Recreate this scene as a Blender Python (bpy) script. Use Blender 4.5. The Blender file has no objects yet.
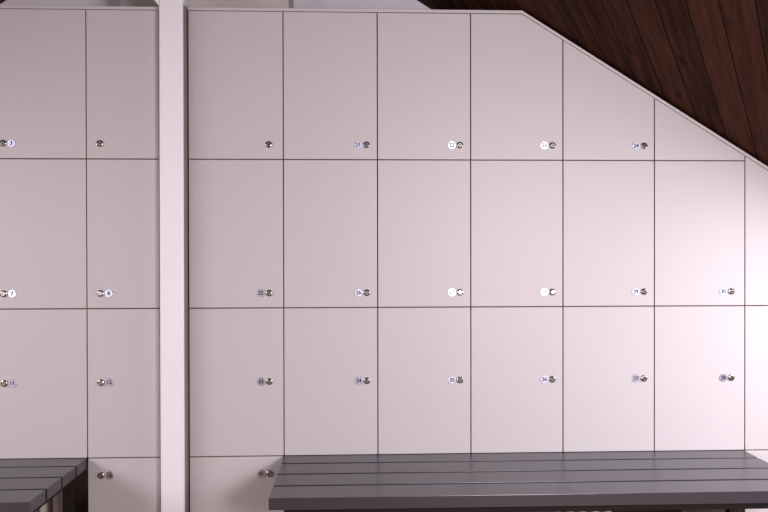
import bpy, bmesh, math, random
from mathutils import Vector, Matrix
random.seed(7)
scn = bpy.context.scene
COL = scn.collection

# ------------------------------------------------------------------ materials
def new_mat(name):
    m = bpy.data.materials.new(name); m.use_nodes = True
    nt = m.node_tree
    b = nt.nodes['Principled BSDF']
    return m, nt, b

def painted(name, col, rough=0.5, spec=0.5, var=0.03, scale=3.0, bump=0.02, bscale=180.0, metal=0.0):
    """painted / coated surface: slight tone variation and fine grain bump"""
    m, nt, b = new_mat(name)
    N, L = nt.nodes, nt.links
    tc = N.new('ShaderNodeTexCoord')
    nz = N.new('ShaderNodeTexNoise'); nz.inputs['Scale'].default_value = scale; nz.inputs['Detail'].default_value = 4
    L.new(tc.outputs['Object'], nz.inputs['Vector'])
    mx = N.new('ShaderNodeMix'); mx.data_type = 'RGBA'
    mx.inputs['A'].default_value = (*[c * (1 - var) for c in col], 1)
    mx.inputs['B'].default_value = (*[min(1, c * (1 + var)) for c in col], 1)
    L.new(nz.outputs['Fac'], mx.inputs['Factor'])
    L.new(mx.outputs['Result'], b.inputs['Base Color'])
    b.inputs['Roughness'].default_value = rough
    b.inputs['Specular IOR Level'].default_value = spec
    b.inputs['Metallic'].default_value = metal
    if bump > 0:
        n2 = N.new('ShaderNodeTexNoise'); n2.inputs['Scale'].default_value = bscale; n2.inputs['Detail'].default_value = 2
        L.new(tc.outputs['Object'], n2.inputs['Vector'])
        bp = N.new('ShaderNodeBump'); bp.inputs['Strength'].default_value = bump; bp.inputs['Distance'].default_value = 0.002
        L.new(n2.outputs['Fac'], bp.inputs['Height']); L.new(bp.outputs['Normal'], b.inputs['Normal'])
    return m

def planked(name, along, across, width, dark, light, groove, rough=0.6, spec=0.3):
    """wooden boards: board index from the distance across the boards, grain along them, knots"""
    m, nt, b = new_mat(name)
    N, L = nt.nodes, nt.links
    tc = N.new('ShaderNodeTexCoord')
    def dot(v):
        d = N.new('ShaderNodeVectorMath'); d.operation = 'DOT_PRODUCT'
        L.new(tc.outputs['Object'], d.inputs[0]); d.inputs[1].default_value = v
        return d.outputs['Value']
    def math_(op, a, bv=None):
        n = N.new('ShaderNodeMath'); n.operation = op
        for i, v in enumerate((a, bv)):
            if v is None: continue
            if isinstance(v, (int, float)): n.inputs[i].default_value = v
            else: L.new(v, n.inputs[i])
        return n.outputs[0]
    u = math_('DIVIDE', dot(across), width)
    v = dot(along)
    idx = math_('FLOOR', u); fr = math_('FRACT', u)
    wn = N.new('ShaderNodeTexWhiteNoise'); wn.noise_dimensions = '1D'; L.new(idx, wn.inputs['W'])
    cb = N.new('ShaderNodeCombineXYZ')
    L.new(math_('MULTIPLY', u, 2.2), cb.inputs[0]); L.new(math_('ADD', math_('MULTIPLY', v, 1.6), math_('MULTIPLY', wn.outputs['Value'], 37.0)), cb.inputs[1]); L.new(idx, cb.inputs[2])
    g = N.new('ShaderNodeTexNoise'); g.inputs['Scale'].default_value = 2.5; g.inputs['Detail'].default_value = 7; g.inputs['Roughness'].default_value = 0.65
    L.new(cb.outputs[0], g.inputs['Vector'])
    cb2 = N.new('ShaderNodeCombineXYZ')
    L.new(u, cb2.inputs[0]); L.new(math_('ADD', math_('MULTIPLY', v, 4.5), math_('MULTIPLY', wn.outputs['Value'], 91.0)), cb2.inputs[1])
    vo = N.new('ShaderNodeTexVoronoi'); vo.inputs['Scale'].default_value = 0.9; L.new(cb2.outputs[0], vo.inputs['Vector'])
    kn = N.new('ShaderNodeMapRange'); kn.inputs['From Min'].default_value = 0.02; kn.inputs['From Max'].default_value = 0.17
    L.new(vo.outputs['Distance'], kn.inputs['Value'])
    ramp = N.new('ShaderNodeValToRGB')
    ramp.color_ramp.elements[0].position = 0.30; ramp.color_ramp.elements[0].color = (*dark, 1)
    ramp.color_ramp.elements[1].position = 0.75; ramp.color_ramp.elements[1].color = (*light, 1)
    fac = math_('ADD', g.outputs['Fac'], math_('MULTIPLY', math_('SUBTRACT', wn.outputs['Value'], 0.5), 0.22))
    L.new(fac, ramp.inputs['Fac'])
    mk = N.new('ShaderNodeMix'); mk.data_type = 'RGBA'
    mk.inputs['A'].default_value = (*[c * 0.55 for c in dark], 1)
    L.new(ramp.outputs['Color'], mk.inputs['B']); L.new(kn.outputs['Result'], mk.inputs['Factor'])
    edge = math_('MINIMUM', fr, math_('SUBTRACT', 1.0, fr))
    ed = N.new('ShaderNodeMapRange'); ed.inputs['From Min'].default_value = 0.012; ed.inputs['From Max'].default_value = 0.035
    L.new(edge, ed.inputs['Value'])
    mg = N.new('ShaderNodeMix'); mg.data_type = 'RGBA'
    mg.inputs['A'].default_value = (*groove, 1); L.new(mk.outputs['Result'], mg.inputs['B']); L.new(ed.outputs['Result'], mg.inputs['Factor'])
    L.new(mg.outputs['Result'], b.inputs['Base Color'])
    bp = N.new('ShaderNodeBump'); bp.inputs['Strength'].default_value = 0.35; bp.inputs['Distance'].default_value = 0.004
    L.new(math_('ADD', ed.outputs['Result'], math_('MULTIPLY', g.outputs['Fac'], 0.3)), bp.inputs['Height'])
    L.new(bp.outputs['Normal'], b.inputs['Normal'])
    b.inputs['Roughness'].default_value = rough; b.inputs['Specular IOR Level'].default_value = spec
    return m

M_DOOR = painted('locker_laminate', (0.53, 0.475, 0.485), 0.5, 0.4, 0.02, 2.5, 0.015, 400)
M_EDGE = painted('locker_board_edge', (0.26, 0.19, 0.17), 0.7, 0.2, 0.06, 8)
M_BAND = painted('brown_edge_band', (0.42, 0.30, 0.26), 0.6, 0.3, 0.04, 8)
M_POST = painted('white_gloss_paint', (0.835, 0.785, 0.82), 0.45, 0.4, 0.02, 4, 0.03, 60)
M_WALL = painted('wall_plaster', (0.74, 0.68, 0.72), 0.9, 0.2, 0.03, 2, 0.10, 90)
M_WHITE = painted('white_plaster', (0.72, 0.68, 0.69), 0.9, 0.2, 0.02, 2, 0.08, 90)
M_DUCT = painted('beige_paint', (0.62, 0.54, 0.53), 0.8, 0.2, 0.03, 4, 0.03, 60)
M_BENCH = painted('anthracite_slat_coating', (0.030, 0.024, 0.035), 0.28, 0.5, 0.08, 6, 0.04, 250)
M_BENCH.node_tree.nodes['Principled BSDF'].inputs['IOR'].default_value = 1.95
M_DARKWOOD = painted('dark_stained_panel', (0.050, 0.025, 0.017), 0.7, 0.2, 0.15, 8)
M_STEEL = painted('dark_steel_frame', (0.014, 0.009, 0.008), 0.6, 0.2, 0.05, 6)
M_CHROME = painted('chrome', (0.62, 0.57, 0.55), 0.21, 0.5, 0.01, 6, 0.0, metal=1.0)
M_KEY = painted('keyhole_dark', (0.012, 0.009, 0.009), 0.6, 0.3, 0.02, 6, 0.0)
M_TAG = painted('brushed_aluminium_tag', (0.60, 0.59, 0.71), 0.37, 0.5, 0.02, 40, 0.03, 900, metal=1.0)
M_INK = painted('engraved_black', (0.02, 0.018, 0.025), 0.6, 0.2, 0.02, 6, 0.0)
M_RAD = painted('radiator_enamel', (0.62, 0.55, 0.53), 0.4, 0.5, 0.02, 6)
M_VALVE = painted('valve_plastic', (0.55, 0.52, 0.52), 0.4, 0.5, 0.02, 6)
M_FRAME = painted('window_timber', (0.30, 0.16, 0.09), 0.5, 0.4, 0.1, 12)

S = 0.62                                    # roof pitch
RX, RZ = -0.531, 2.557                      # ridge line
DIR = Vector((0.545, 0.77, -0.338)).normalized()
NRM = Vector((S, 0, 1)).normalized()
ACR = DIR.cross(NRM).normalized()
M_CEIL = planked('stained_ceiling_boards', DIR, ACR, 0.0895, (0.020, 0.0068, 0.0042), (0.085, 0.030, 0.018), (0.007, 0.003, 0.0025), 0.8, 0.06)
DIR2 = Vector((-0.545, 0.77, -0.338)).normalized(); NRM2 = Vector((-S, 0, 1)).normalized(); ACR2 = DIR2.cross(NRM2).normalized()
M_CEIL2 = planked('stained_ceiling_boards_opposite', DIR2, ACR2, 0.0895, (0.020, 0.0068, 0.0042), (0.085, 0.030, 0.018), (0.007, 0.003, 0.0025), 0.8, 0.06)
M_FLOOR = planked('wooden_floor', (1, 0, 0), (0, 1, 0), 0.12, (0.16, 0.085, 0.05), (0.28, 0.16, 0.10), (0.03, 0.016, 0.01), 0.4, 0.4)
def pane_mat():
    m, nt, b = new_mat('window_glass')
    N, L = nt.nodes, nt.links
    t = N.new('ShaderNodeBsdfTransparent'); gl = N.new('ShaderNodeBsdfGlossy'); gl.inputs['Roughness'].default_value = 0.02
    mx = N.new('ShaderNodeMixShader'); mx.inputs[0].default_value = 0.06
    L.new(t.outputs[0], mx.inputs[1]); L.new(gl.outputs[0], mx.inputs[2])
    L.new(mx.outputs[0], N['Material Output'].inputs['Surface'])
    return m
M_GLASS = pane_mat()

# ------------------------------------------------------------------ mesh helpers
def obj(name, bm, mats, parent=None, smooth=False, loc=None):
    me = bpy.data.meshes.new(name)
    bmesh.ops.recalc_face_normals(bm, faces=bm.faces[:])
    bm.to_mesh(me); bm.free()
    for m in (mats if isinstance(mats, (list, tuple)) else [mats]): me.materials.append(m)
    if smooth:
        for p in me.polygons: p.use_smooth = True
    o = bpy.data.objects.new(name, me); COL.objects.link(o)
    if parent is not None: o.parent = parent
    if loc is not None: o.location = loc
    return o

def box(bm, x0, x1, y0, y1, z0, z1, bev=0.0, mi=0, seg=2):
    vs = [bm.verts.new((x, y, z)) for x in (x0, x1) for y in (y0, y1) for z in (z0, z1)]
    fs = [bm.faces.new([vs[i] for i in q]) for q in ((0, 1, 3, 2), (4, 6, 7, 5), (0, 4, 5, 1), (2, 3, 7, 6), (0, 2, 6, 4), (1, 5, 7, 3))]
    for f in fs: f.material_index = mi
    if bev > 0:
        ed = list({e for f in fs for e in f.edges})
        r = bmesh.ops.bevel(bm, geom=ed, offset=bev, segments=seg, affect='EDGES', profile=0.5)
        for f in r['faces']: f.material_index = mi

def prism(bm, poly, y0, y1, bev=0.0):
    """extrude an (x, z) polygon along y"""
    a = [bm.verts.new((x, y0, z)) for x, z in poly]; b = [bm.verts.new((x, y1, z)) for x, z in poly]
    n = len(poly); fs = [bm.faces.new(a), bm.faces.new(b[::-1])]
    for i in range(n): fs.append(bm.faces.new([a[i], b[i], b[(i + 1) % n], a[(i + 1) % n]]))
    if bev > 0:
        bmesh.ops.recalc_face_normals(bm, faces=fs)
        bmesh.ops.bevel(bm, geom=list({e for f in fs for e in f.edges}), offset=bev, segments=2, affect='EDGES', profile=0.5)

def lathe_y(bm, prof, cx=0, cz=0, n=28, mi=0):
    """profile of (radius, y) turned about an axis parallel to y"""
    rings = []
    for r, y in prof:
        if r < 1e-6: rings.append([bm.verts.new((cx, y, cz))])
        else: rings.append([bm.verts.new((cx + r * math.cos(2 * math.pi * i / n), y, cz + r * math.sin(2 * math.pi * i / n))) for i in range(n)])
    for a, b in zip(rings, rings[1:]):
        for i in range(n):
            j = (i + 1) % n
            if len(a) == 1: f = bm.faces.new([a[0], b[i], b[j]])
            elif len(b) == 1: f = bm.faces.new([a[i], a[j], b[0]])
            else: f = bm.faces.new([a[i], a[j], b[j], b[i]])
            f.material_index = mi; f.smooth = True

def tube(bm, p0, p1, r, n=16, cap=True):
    p0, p1 = Vector(p0), Vector(p1); d = (p1 - p0).normalized()
    u = d.orthogonal().normalized(); v = d.cross(u)
    a, b = [[bm.verts.new(p + u * r * math.cos(2 * math.pi * i / n) + v * r * math.sin(2 * math.pi * i / n)) for i in range(n)] for p in (p0, p1)]
    for i in range(n):
        f = bm.faces.new([a[i], a[(i + 1) % n], b[(i + 1) % n], b[i]]); f.smooth = True
    if cap: bm.faces.new(a[::-1]); bm.faces.new(b)

def empty(name, loc, label, cat, group=None):
    o = bpy.data.objects.new(name, None); COL.objects.link(o); o.location = loc; o.empty_display_size = 0.05
    o['label'] = label; o['category'] = cat
    if group: o['group'] = group
    return o
def tag(o, label, cat, group=None):
    o['label'] = label; o['category'] = cat
    if group: o['group'] = group
def struct(name, bm, mats): 
    o = obj(name, bm, mats); o['kind'] = 'structure'; return o

# ------------------------------------------------------------------ the room
YB, YF = 0.48, -2.45                          # wall behind the lockers, wall behind the camera
XL, XR = RX - 3.2, RX + 3.2
zk = RZ - S * 3.2
def roof_z(x): return RZ - S * abs(x - RX)
bm = bmesh.new(); box(bm, XL - 0.1, XR + 0.1, YF - 0.1, YB + 0.1, -0.10, 0.0); struct('floor', bm, M_FLOOR)
def gable(name, y0, y1, mat):
    bm = bmesh.new(); prism(bm, [(XL, 0), (XR, 0), (XR, zk), (RX, RZ), (XL, zk)], y0, y1); return struct(name, bm, mat)
gable('wall_back', YB, YB + 0.12, M_WALL)
ADDED_WIN = [(0.60, 1.24, 0.95, 1.45), (-2.30, -1.66, 0.95, 1.45)]     # unseen windows added in the gable behind the camera, placed to fit the light
bm = bmesh.new()
xs = sorted([XL, RX, XR] + [v for q in ADDED_WIN for v in q[:2]])
for a, b in zip(xs, xs[1:]):
    hole = next((q for q in ADDED_WIN if q[0] <= a + 1e-6 and b <= q[1] + 1e-6), None)
    if hole:
        prism(bm, [(a, 0), (b, 0), (b, hole[2]), (a, hole[2])], YF - 0.12, YF)
        prism(bm, [(a, hole[3]), (b, hole[3]), (b, roof_z(b)), (a, roof_z(a))], YF - 0.12, YF)
    else: prism(bm, [(a, 0), (b, 0), (b, roof_z(b)), (a, roof_z(a))], YF - 0.12, YF)
struct('wall_front', bm, M_WHITE)
bm = bmesh.new(); box(bm, XL - 0.12, XL, YF, YB, 0, zk); struct('wall_left', bm, M_WHITE)
bm = bmesh.new(); box(bm, XR, XR + 0.12, YF, YB, 0, zk); struct('wall_right', bm, M_WHITE)

# sloping boarded ceilings, each with a roof window opening
SKY_R = (1.42, 2.30, -1.30, -0.33)           # x0, x1, y0, y1 of the opening
SKY_L = (-2.90, -2.10, -2.00, -0.60)
def slope(name, side, sky, mat):
    bm = bmesh.new(); T = 0.14
    x_e, x_r = (XR + 0.15, RX) if side > 0 else (XL - 0.15, RX)
    xs = sorted([x_e, sky[0], sky[1], x_r]); ys = [YF - 0.12, sky[2], sky[3], YB + 0.12]
    lo, hi = {}, {}
    for i, x in enumerate(xs):
        for j, y in enumerate(ys):
            lo[i, j] = bm.verts.new((x, y, roof_z(x))); hi[i, j] = bm.verts.new((x, y, roof_z(x) + T))
    for i in range(3):
        for j in range(3):
            if i == 1 and j == 1: continue
            bm.faces.new([lo[i, j], lo[i + 1, j], lo[i + 1, j + 1], lo[i, j + 1]])
            bm.faces.new([hi[i, j], hi[i, j + 1], hi[i + 1, j + 1], hi[i + 1, j]])
    for a, b in (((1, 1), (2, 1)), ((2, 1), (2, 2)), ((2, 2), (1, 2)), ((1, 2), (1, 1)),
                 ((0, 0), (3, 0)), ((0, 3), (3, 3)), ((0, 0), (0, 3)), ((3, 0), (3, 3))):
        bm.faces.new([lo[a], lo[b], hi[b], hi[a]])
    return struct(name, bm, mat)
slope('ceiling', 1, SKY_R, M_CEIL)
slope('ceiling.001', -1, SKY_L, M_CEIL2)
def roof_window(name, sky, strength, col):
    x0, x1, y0, y1 = sky
    sgn = -1 if (x0 + x1) / 2 > RX else 1
    bm = bmesh.new(); w = 0.05
    def bar(xa, xb, ya, yb, lift0=0.02, lift1=0.16):
        vs = [bm.verts.new((x, y, roof_z(x) + l)) for l in (lift0, lift1) for x, y in ((xa, ya), (xb, ya), (xb, yb), (xa, yb))]
        for q in ((0, 3, 2, 1), (4, 5, 6, 7), (0, 1, 5, 4), (1, 2, 6, 5), (2, 3, 7, 6), (3, 0, 4, 7)): bm.faces.new([vs[i] for i in q])
    bar(x0 + .002, x0 + w, y0 + .002, y1 - .002); bar(x1 - w, x1 - .002, y0 + .002, y1 - .002)
    bar(x0 + w, x1 - w, y0 + .002, y0 + w); bar(x0 + w, x1 - w, y1 - w, y1 - .002)
    f = struct(name, bm, M_FRAME)
    bm = bmesh.new()
    vs = [bm.verts.new((x, y, roof_z(x) + 0.10)) for x, y in ((x0 + w, y0 + w), (x1 - w, y0 + w), (x1 - w, y1 - w), (x0 + w, y1 - w))]
    bm.faces.new(vs); obj('pane', bm, M_GLASS, f)
    # the daylight that comes in through the opening
    L = bpy.data.lights.new('daylight_' + name, 'AREA'); L.shape = 'RECTANGLE'
    L.size = (x1 - x0 - 0.11) * math.sqrt(1 + S * S); L.size_y = y1 - y0 - 0.11; L.energy = strength; L.color = col
    lo = bpy.data.objects.new('daylight_' + name, L); COL.objects.link(lo)
    cx, cy = (x0 + x1) / 2, (y0 + y1) / 2
    n = Vector((-sgn * S, 0, 1)).normalized()          # outward roof normal
    zax = n; yax = Vector((0, 1, 0)); xax = yax.cross(zax)
    m = Matrix((xax, yax, zax)).transposed().to_4x4()
    m.translation = Vector((cx, cy, roof_z(cx))) + n * 0.03
    lo.matrix_world = m
DAY, DAY2 = (0.99, 0.955, 1.0), (1.0, 0.955, 0.98)
roof_window('window_1', SKY_R, 27, (0.97, 0.955, 1.03))
roof_window('window_2', SKY_L, 37, DAY2)
def gable_window(name, win, strength, col):
    x0, x1, z0, z1 = win; w = 0.045; y0, y1 = YF - 0.085, YF - 0.03
    bm = bmesh.new()
    box(bm, x0 + .001, x0 + w, y0, y1, z0 + .001, z1 - .001, .003); box(bm, x1 - w, x1 - .001, y0, y1, z0 + .001, z1 - .001, .003)
    box(bm, x0 + w, x1 - w, y0, y1, z0 + .001, z0 + w, .003); box(bm, x0 + w, x1 - w, y0, y1, z1 - w, z1 - .001, .003)
    f = struct(name, bm, M_FRAME)
    bm = bmesh.new(); box(bm, x0 + w, x1 - w, YF - 0.072, YF - 0.066, z0 + w, z1 - w); obj('pane', bm, M_GLASS, f)
    L = bpy.data.lights.new('daylight_' + name, 'AREA'); L.shape = 'RECTANGLE'
    L.size = x1 - x0 - 2 * w - .01; L.size_y = z1 - z0 - 2 * w - .01; L.energy = strength; L.color = col
    o = bpy.data.objects.new('daylight_' + name, L); COL.objects.link(o)
    m = Matrix((Vector((1, 0, 0)), Vector((0, 0, 1)), Vector((0, -1, 0)))).transposed().to_4x4()
    m.translation = Vector(((x0 + x1) / 2, YF - 0.035, (z0 + z1) / 2)); o.matrix_world = m
gable_window('added_unseen_window_3', ADDED_WIN[0], 48, DAY)
gable_window('added_unseen_window_4', ADDED_WIN[1], 9, DAY2)

# ------------------------------------------------------------------ lockers
W, C0 = 0.2981, -0.5318
CX = [C0 + W * i for i in range(8)]
L1 = -0.8486; L0 = L1 - W; LR = -0.622
ZR = [1.8785, 1.410, 0.940, 0.470, 0.004]
SX, SZ = 0.5282, 1.8792                       # where the top starts to slant (door line)
def top_z(x, base): return base if x <= SX else SZ - S * (x - SX)
GAP = 0.0016

def lock_mesh():
    bm = bmesh.new()
    lathe_y(bm, [(0.0116, 0.0), (0.0115, -0.0012), (0.0107, -0.0032), (0.0094, -0.0046), (0.0080, -0.0050)])
    lathe_y(bm, [(0.0080, -0.0050), (0.0074, -0.0024), (0.0066, -0.0024)], mi=1)
    lathe_y(bm, [(0.0066, -0.0024), (0.0064, -0.0050)])
    lathe_y(bm, [(0.0064, -0.0050), (0.0058, -0.0056)])
    lathe_y(bm, [(0.0058, -0.0056), (0.0, -0.0056)])
    box(bm, -0.0034, 0.0034, -0.0061, -0.0055, -0.0009, 0.0009, 0, 1)
    lathe_y(bm, [(0.0020, -0.0055), (0.0020, -0.0061), (0, -0.0061)], n=12, mi=1)
    me = bpy.data.meshes.new('lock'); bm.to_mesh(me); bm.free()
    me.materials.append(M_CHROME); me.materials.append(M_KEY)
    return me
LOCK = lock_mesh()
def tag_mesh(text):
    bm = bmesh.new()
    lathe_y(bm, [(0.0131, 0.0), (0.0131, -0.0014), (0.0124, -0.0020), (0.0, -0.0020)], n=32)
    for f in bm.faces: f.smooth = False
    if text:
        cu = bpy.data.curves.new('digits', 'FONT'); cu.body = text; cu.size = 0.0172; cu.align_x = 'CENTER'; cu.align_y = 'CENTER'
        cu.extrude = 0.00012; cu.offset = 0.00045; cu.resolution_u = 3; cu.space_character = 0.95
        to = bpy.data.objects.new('digits', cu); COL.objects.link(to)
        bpy.context.view_layer.update()
        tm = bpy.data.meshes.new_from_object(to.evaluated_get(bpy.context.evaluated_depsgraph_get()))
        tm.transform(Matrix.Translation((0, -0.0022, 0)) @ Matrix.Rotation(math.pi / 2, 4, 'X'))
        nf = len(bm.faces); bm.from_mesh(tm); bm.faces.ensure_lookup_table()
        for f in bm.faces[nf:]: f.material_index = 1
        bpy.data.objects.remove(to); bpy.data.curves.remove(cu); bpy.data.meshes.remove(tm)
    me = bpy.data.meshes.new('number_tag'); bm.to_mesh(me); bm.free()
    me.materials.append(M_TAG); me.materials.append(M_INK)
    return me

def locker(x0, x1, zt, zb, label, group, lock=None, plate=None, number='', clip_top=False):
    """one locker compartment: carcass, door, and on the door its lock and number tag"""
    cx = (x0 + x1) / 2
    root = empty('locker', (cx, 0, zb), label, 'locker', group)
    def outline(g):
        a, b, c = x0 + g, x1 - g, zb + g
        if not clip_top: return [(a, c), (b, c), (b, zt - g), (a, zt - g)]
        gs = g * 1.18
        p = [(a, c), (b, c), (b, top_z(b, zt) - gs)]
        if a < SX < b: p.append((SX, zt - gs))
        p.append((a, top_z(a, zt) - gs)); return p
    sh = lambda P: [(x - cx, z - zb) for x, z in P]
    bm = bmesh.new(); t = 0.016; o, i = sh(outline(0.0006)), sh(outline(t))
    y0, y1 = 0.021, 0.465
    A = [bm.verts.new((x, y0, z)) for x, z in o]; B = [bm.verts.new((x, y1, z)) for x, z in o]
    Cc = [bm.verts.new((x, y0, z)) for x, z in i]; D = [bm.verts.new((x, y1 - t, z)) for x, z in i]
    n = len(o)
    for k in range(n):
        j = (k + 1) % n
        bm.faces.new([A[k], A[j], B[j], B[k]]); f = bm.faces.new([A[k], Cc[k], Cc[j], A[j]]); f.material_index = 1
        bm.faces.new([Cc[k], D[k], D[j], Cc[j]])
    bm.faces.new(B); bm.faces.new(D)
    obj('carcass', bm, [M_DOOR, M_EDGE], root)
    bm = bmesh.new(); prism(bm, sh(outline(GAP)), 0.0, 0.018, 0.0012)
    bm.normal_update()
    for f in bm.faces:
        if abs(f.normal.y) < 0.3: f.material_index = 1
    d = obj('door', bm, [M_DOOR, M_BAND], root)
    if lock:
        l = bpy.data.objects.new('lock', LOCK); COL.objects.link(l); l.parent = d
        l.location = (lock[0] - cx, 0.0, lock[1] - zb); l.rotation_euler = (0, random.uniform(-.25, .25), 0)
    if plate:
        p = bpy.data.objects.new('number_tag', tag_mesh(number)); COL.objects.link(p); p.parent = d
        p.location = (plate[0] - cx, 0.0, plate[1] - zb); p.rotation_euler = (0, random.uniform(-.12, .12), 0)
    return root

ORD = ['first', 'second', 'third', 'fourth', 'fifth', 'sixth', 'seventh']
ROW = ['top', 'second', 'third', 'bottom']
GR, GL = 'lockers right of the white post', 'lockers left of the white post'
LZ = [1.457, 0.987, 0.7068, 0.4145]
NUM = {(0, 1): '21', (0, 2): '22', (0, 3): '23', (0, 4): '24',
       (1, 0): '25', (1, 1): '26', (1, 2): '27', (1, 3): '28', (1, 4): '29', (1, 5): '30', (1, 6): '31',
       (2, 0): '33', (2, 1): '34', (2, 2): '35', (2, 3): '36', (2, 4): '37', (2, 5): '38', (2, 6): '39',
       (3, 0): '41', (3, 6): '42'}
SURE = {'21', '22', '25', '26', '27', '30', '33', '34', '35', '36'}
for c in range(7):
    for r in range(4):
        if r == 3 and c not in (0, 6): continue          # the bench niche
        if r == 0 and c == 6: continue                   # the slant leaves no room
        clip = (r == 0) or (c == 6 and r == 1)
        x0, x1 = CX[c], CX[c + 1]
        zt = ZR[r] if not (c == 6 and r == 1) else ZR[0]
        num = NUM.get((r, c), '')
        lx = x1 - (0.0455 if c in (0, 5) else 0.0345)
        lock = (lx, LZ[r]); plate = (lx - 0.0262, LZ[r]) if num else None
        where = f'{ROW[r]} row, {ORD[c]} column right of the white post'
        if (r, c) == (0, 5): lab = 'small wedge-shaped pale locker without lock under the slanted top'; lock = plate = None
        elif (r, c) == (0, 0): lab = 'pale locker with lock but no tag, top row just right of the white post'
        elif (r, c) == (0, 3): lab = 'pale locker with one clipped top corner, fourth of the top row right of post'
        elif (r, c) == (0, 4): lab = 'pale locker with fully slanted top, fifth of the top row right of the post'
        elif c == 6: lab = {1: 'pale locker at right edge with slanted top, above another in its column', 2: 'pale rectangular locker at right edge, directly above the bench level', 3: 'pale lowest locker at right edge, beside the long bench end'}[r]
        elif r == 3: lab = 'pale bottom row locker between the white post and the long bench'
        elif num in SURE: lab = f'pale locker with number {num}, ' + where
        else: lab = 'pale locker with a round tag, ' + where
        locker(x0, x1, zt, ZR[r + 1], lab, GR, lock, plate, num, clip)
LNUM = {(0, 0): '3', (1, 0): '7', (1, 1): '8', (2, 0): '11', (2, 1): '12', (3, 1): '16'}
for c, (x0, x1) in enumerate(((L0, L1), (L1, LR))):
    for r in range(4):
        if r == 3 and c == 0: continue
        num = LNUM.get((r, c), '')
        lx = x0 + 0.0428
        cn = 'wide column at the left edge' if c == 0 else 'narrow column left of the white post'
        lab = f'pale locker, {ROW[r]} row of the {cn}'
        if (r, c) == (0, 1): lab = 'pale locker with lock but no tag, top row left of the white post'
        if r == 3: lab = 'pale bottom row locker between the short left bench and the white post'
        locker(x0, x1, ZR[r], ZR[r + 1], lab, GL, (lx, LZ[r] + .001), (lx + 0.0255, LZ[r] + .001) if num else None, num)

# top boards lying on the two banks of lockers
def top_board(P, thick, y0, y1, x_ref):
    bm = bmesh.new(); up = []
    lo = P
    for i, (x, z) in enumerate(P):
        up.append((x, z + thick * (1 if (x <= SX + 1e-6) else 1.18)))
    prism(bm, lo + up[::-1], y0, y1, 0.0008)
    return bm
o = obj('top_board', top_board([(C0, 1.8787), (SX, 1.8790), (CX[7], SZ - 0.0003 - S * (CX[7] - SX))], 0.0095, -0.001, 0.466, 0), M_DOOR)
tag(o, 'thin pale top board along the right lockers, bending down the slant', 'top board')
o = obj('top_board', top_board([(L0, 1.8787), (LR + 0.006, 1.8787)], 0.0095, -0.001, 0.466, 0), M_DOOR)
tag(o, 'thin pale straight top board over the left lockers, ending at the post', 'top board')

# ------------------------------------------------------------------ white post and boxing
bm = bmesh.new(); box(bm, -0.6122, -0.5372, -0.040, 0.055, 0.0, roof_z(-0.575) - 0.03, 0.006, 0, 3)
post = obj('post', bm, M_POST)
tag(post, 'white painted square timber post between the left and right lockers', 'post')
bm = bmesh.new()
prism(bm, [(-0.6118, 1.879), (-0.6118, 1.995), (-0.80, 2.222), (-0.855, 2.178)], -0.036, -0.002, 0.004)
obj('brace', bm, M_POST, post)
bm = bmesh.new(); box(bm, -0.5371, -0.5352, -0.036, 0.05, 0.0, 1.885)  # thin dark sliver: shade on the post's right face, put in as colour
obj('side_shade', bm, M_EDGE, post)['label'] = 'dark sliver painting the shade on the right side of the post'
bm = bmesh.new(); box(bm, -0.829, -0.2406, 0.275, 0.477, 1.889, 2.14, 0.003)
o = obj('boxing', bm, M_DUCT); tag(o, 'beige painted boxing standing on top of the lockers behind the white post', 'boxing')

# ------------------------------------------------------------------ benches
def bench(x0, x1, label):
    cx = (x0 + x1) / 2
    root = empty('bench', (cx, 0, 0), label, 'bench', 'slatted benches in front of the lockers')
    ZT, T, P, G = 0.4706, 0.0320, 0.1050, 0.0110
    h = (x1 - x0) / 2
    yf = -0.396
    for k in range(4):
        bm = bmesh.new(); a = yf + P * k
        box(bm, -h, h, a, a + P - G, ZT - T, ZT, 0.0007)
        obj('slat', bm, M_BENCH, root)
    bx = h - 0.034
    for y in (-0.345, -0.035):
        bm = bmesh.new(); box(bm, -bx, bx, y, y + 0.03, 0.404, ZT - T, 0.002); obj('rail', bm, M_STEEL, root)
    xs = [-bx + 0.015, 0.0, bx - 0.015]
    for x in xs:
        bm = bmesh.new(); box(bm, x - 0.015, x + 0.015, -0.315, -0.035, 0.404, ZT - T, 0.002); obj('crossbar', bm, M_STEEL, root)
    for x in (xs[0], xs[2]):
        for y in (-0.345, -0.035):
            bm = bmesh.new(); box(bm, x - 0.015, x + 0.015, y, y + 0.03, 0.0, 0.404, 0.002); obj('leg', bm, M_STEEL, root)
    return root
bench(CX[1] - 0.0005, CX[6] - 0.004, 'long dark grey slatted bench under the right lockers')
bench(-2.05, L1 - 0.0015, 'dark grey slatted bench cut off by the lower left corner')

# panels that close the niche behind each bench
def niche(name_x0, name_x1, label):
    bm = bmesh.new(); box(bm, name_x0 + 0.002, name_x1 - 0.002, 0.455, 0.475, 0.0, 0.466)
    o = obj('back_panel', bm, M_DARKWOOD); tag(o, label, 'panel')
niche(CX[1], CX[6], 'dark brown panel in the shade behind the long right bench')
niche(-2.05, L1, 'dark brown panel in the shade behind the left bench')

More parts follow.
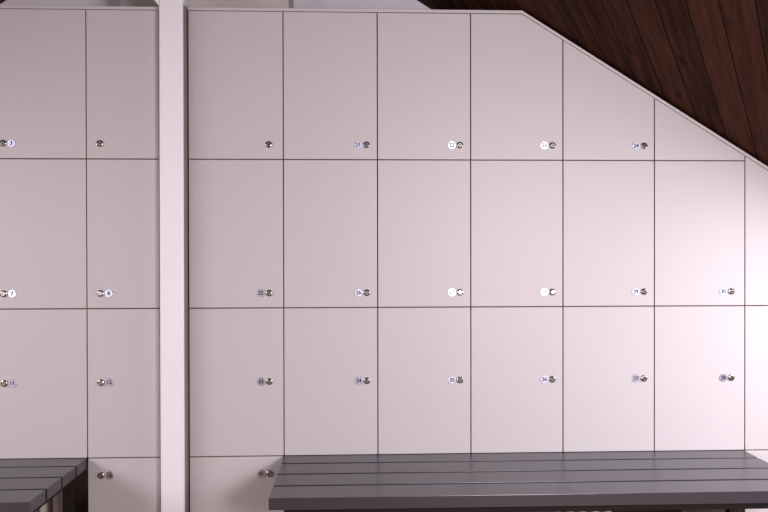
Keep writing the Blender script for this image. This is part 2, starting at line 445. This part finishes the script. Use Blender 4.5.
# ------------------------------------------------------------------ column radiators under the benches
def radiator(x0, n, label, valve_side):
    p = 0.0435
    root = empty('radiator', (x0 + p * n / 2, 0.15, 0.0), label, 'radiator', 'column radiators under the benches')
    bm = bmesh.new()
    for i in range(n):
        cx = (i - n / 2 + 0.5) * p
        box(bm, cx - 0.0125, cx + 0.0125, -0.048, 0.048, 0.09, 0.36, 0.010, 0, 3)
        box(bm, cx - 0.015, cx + 0.015, -0.052, 0.052, 0.35, 0.375, 0.007)
        box(bm, cx - 0.015, cx + 0.015, -0.052, 0.052, 0.08, 0.105, 0.007)
    for z in (0.0925, 0.3625): tube(bm, (-n * p / 2, 0, z), (n * p / 2, 0, z), 0.011, 12)
    obj('columns', bm, M_RAD, root)
    for sx in (-1, 1):
        bm = bmesh.new(); x = sx * (n * p / 2 - p * 1.5)
        box(bm, x - 0.012, x + 0.012, -0.04, 0.04, 0.0, 0.082, 0.003); obj('foot', bm, M_RAD, root)
    bm = bmesh.new(); e = valve_side * n * p / 2
    tube(bm, (e, 0, 0.225), (e + valve_side * 0.04, 0, 0.225), 0.008)
    tube(bm, (e + valve_side * 0.04, 0, 0.0), (e + valve_side * 0.04, 0, 0.235), 0.008)
    tube(bm, (e + valve_side * 0.04, -0.055, 0.225), (e + valve_side * 0.04, 0.0, 0.225), 0.016)
    obj('valve', bm, M_VALVE, root)
    return root
radiator(0.868 - 0.0435 * 14, 14, 'pale column radiator in the shade beneath the long right bench', -1)
radiator(-0.968 - 0.0435 * 16, 16, 'pale column radiator in the shade beneath the left bench', 1)

# ------------------------------------------------------------------ sky, camera
w = bpy.data.worlds.new('sky'); scn.world = w; w.use_nodes = True
bg = w.node_tree.nodes['Background']; bg.inputs['Color'].default_value = (0.75, 0.82, 1.0, 1); bg.inputs['Strength'].default_value = 1.0
cam = bpy.data.cameras.new('camera'); co = bpy.data.objects.new('camera', cam); COL.objects.link(co)
cam.sensor_width = 36.0; cam.lens = 721.44 * 36.0 / 768.0; cam.clip_start = 0.02
yaw, pitch, roll = 0.036918, -0.00602, -0.001813
F = Vector((math.sin(yaw) * math.cos(pitch), math.cos(yaw) * math.cos(pitch), math.sin(pitch)))
R0 = Vector((math.cos(yaw), -math.sin(yaw), 0)); U0 = R0.cross(F)
R1 = R0 * math.cos(roll) + U0 * math.sin(roll); U1 = U0 * math.cos(roll) - R0 * math.sin(roll)
m = Matrix((R1, U1, -F)).transposed().to_4x4(); m.translation = Vector((0, -2.2959, 1.1175))
co.matrix_world = m
scn.camera = co
vs = scn.view_settings
vs.view_transform = 'Standard'; vs.look = 'None'; vs.gamma = 1.0; vs.exposure = 0.0; vs.use_curve_mapping = False
scn.cycles.max_bounces = 10; scn.cycles.diffuse_bounces = 6
scn.cycles.use_denoising = True
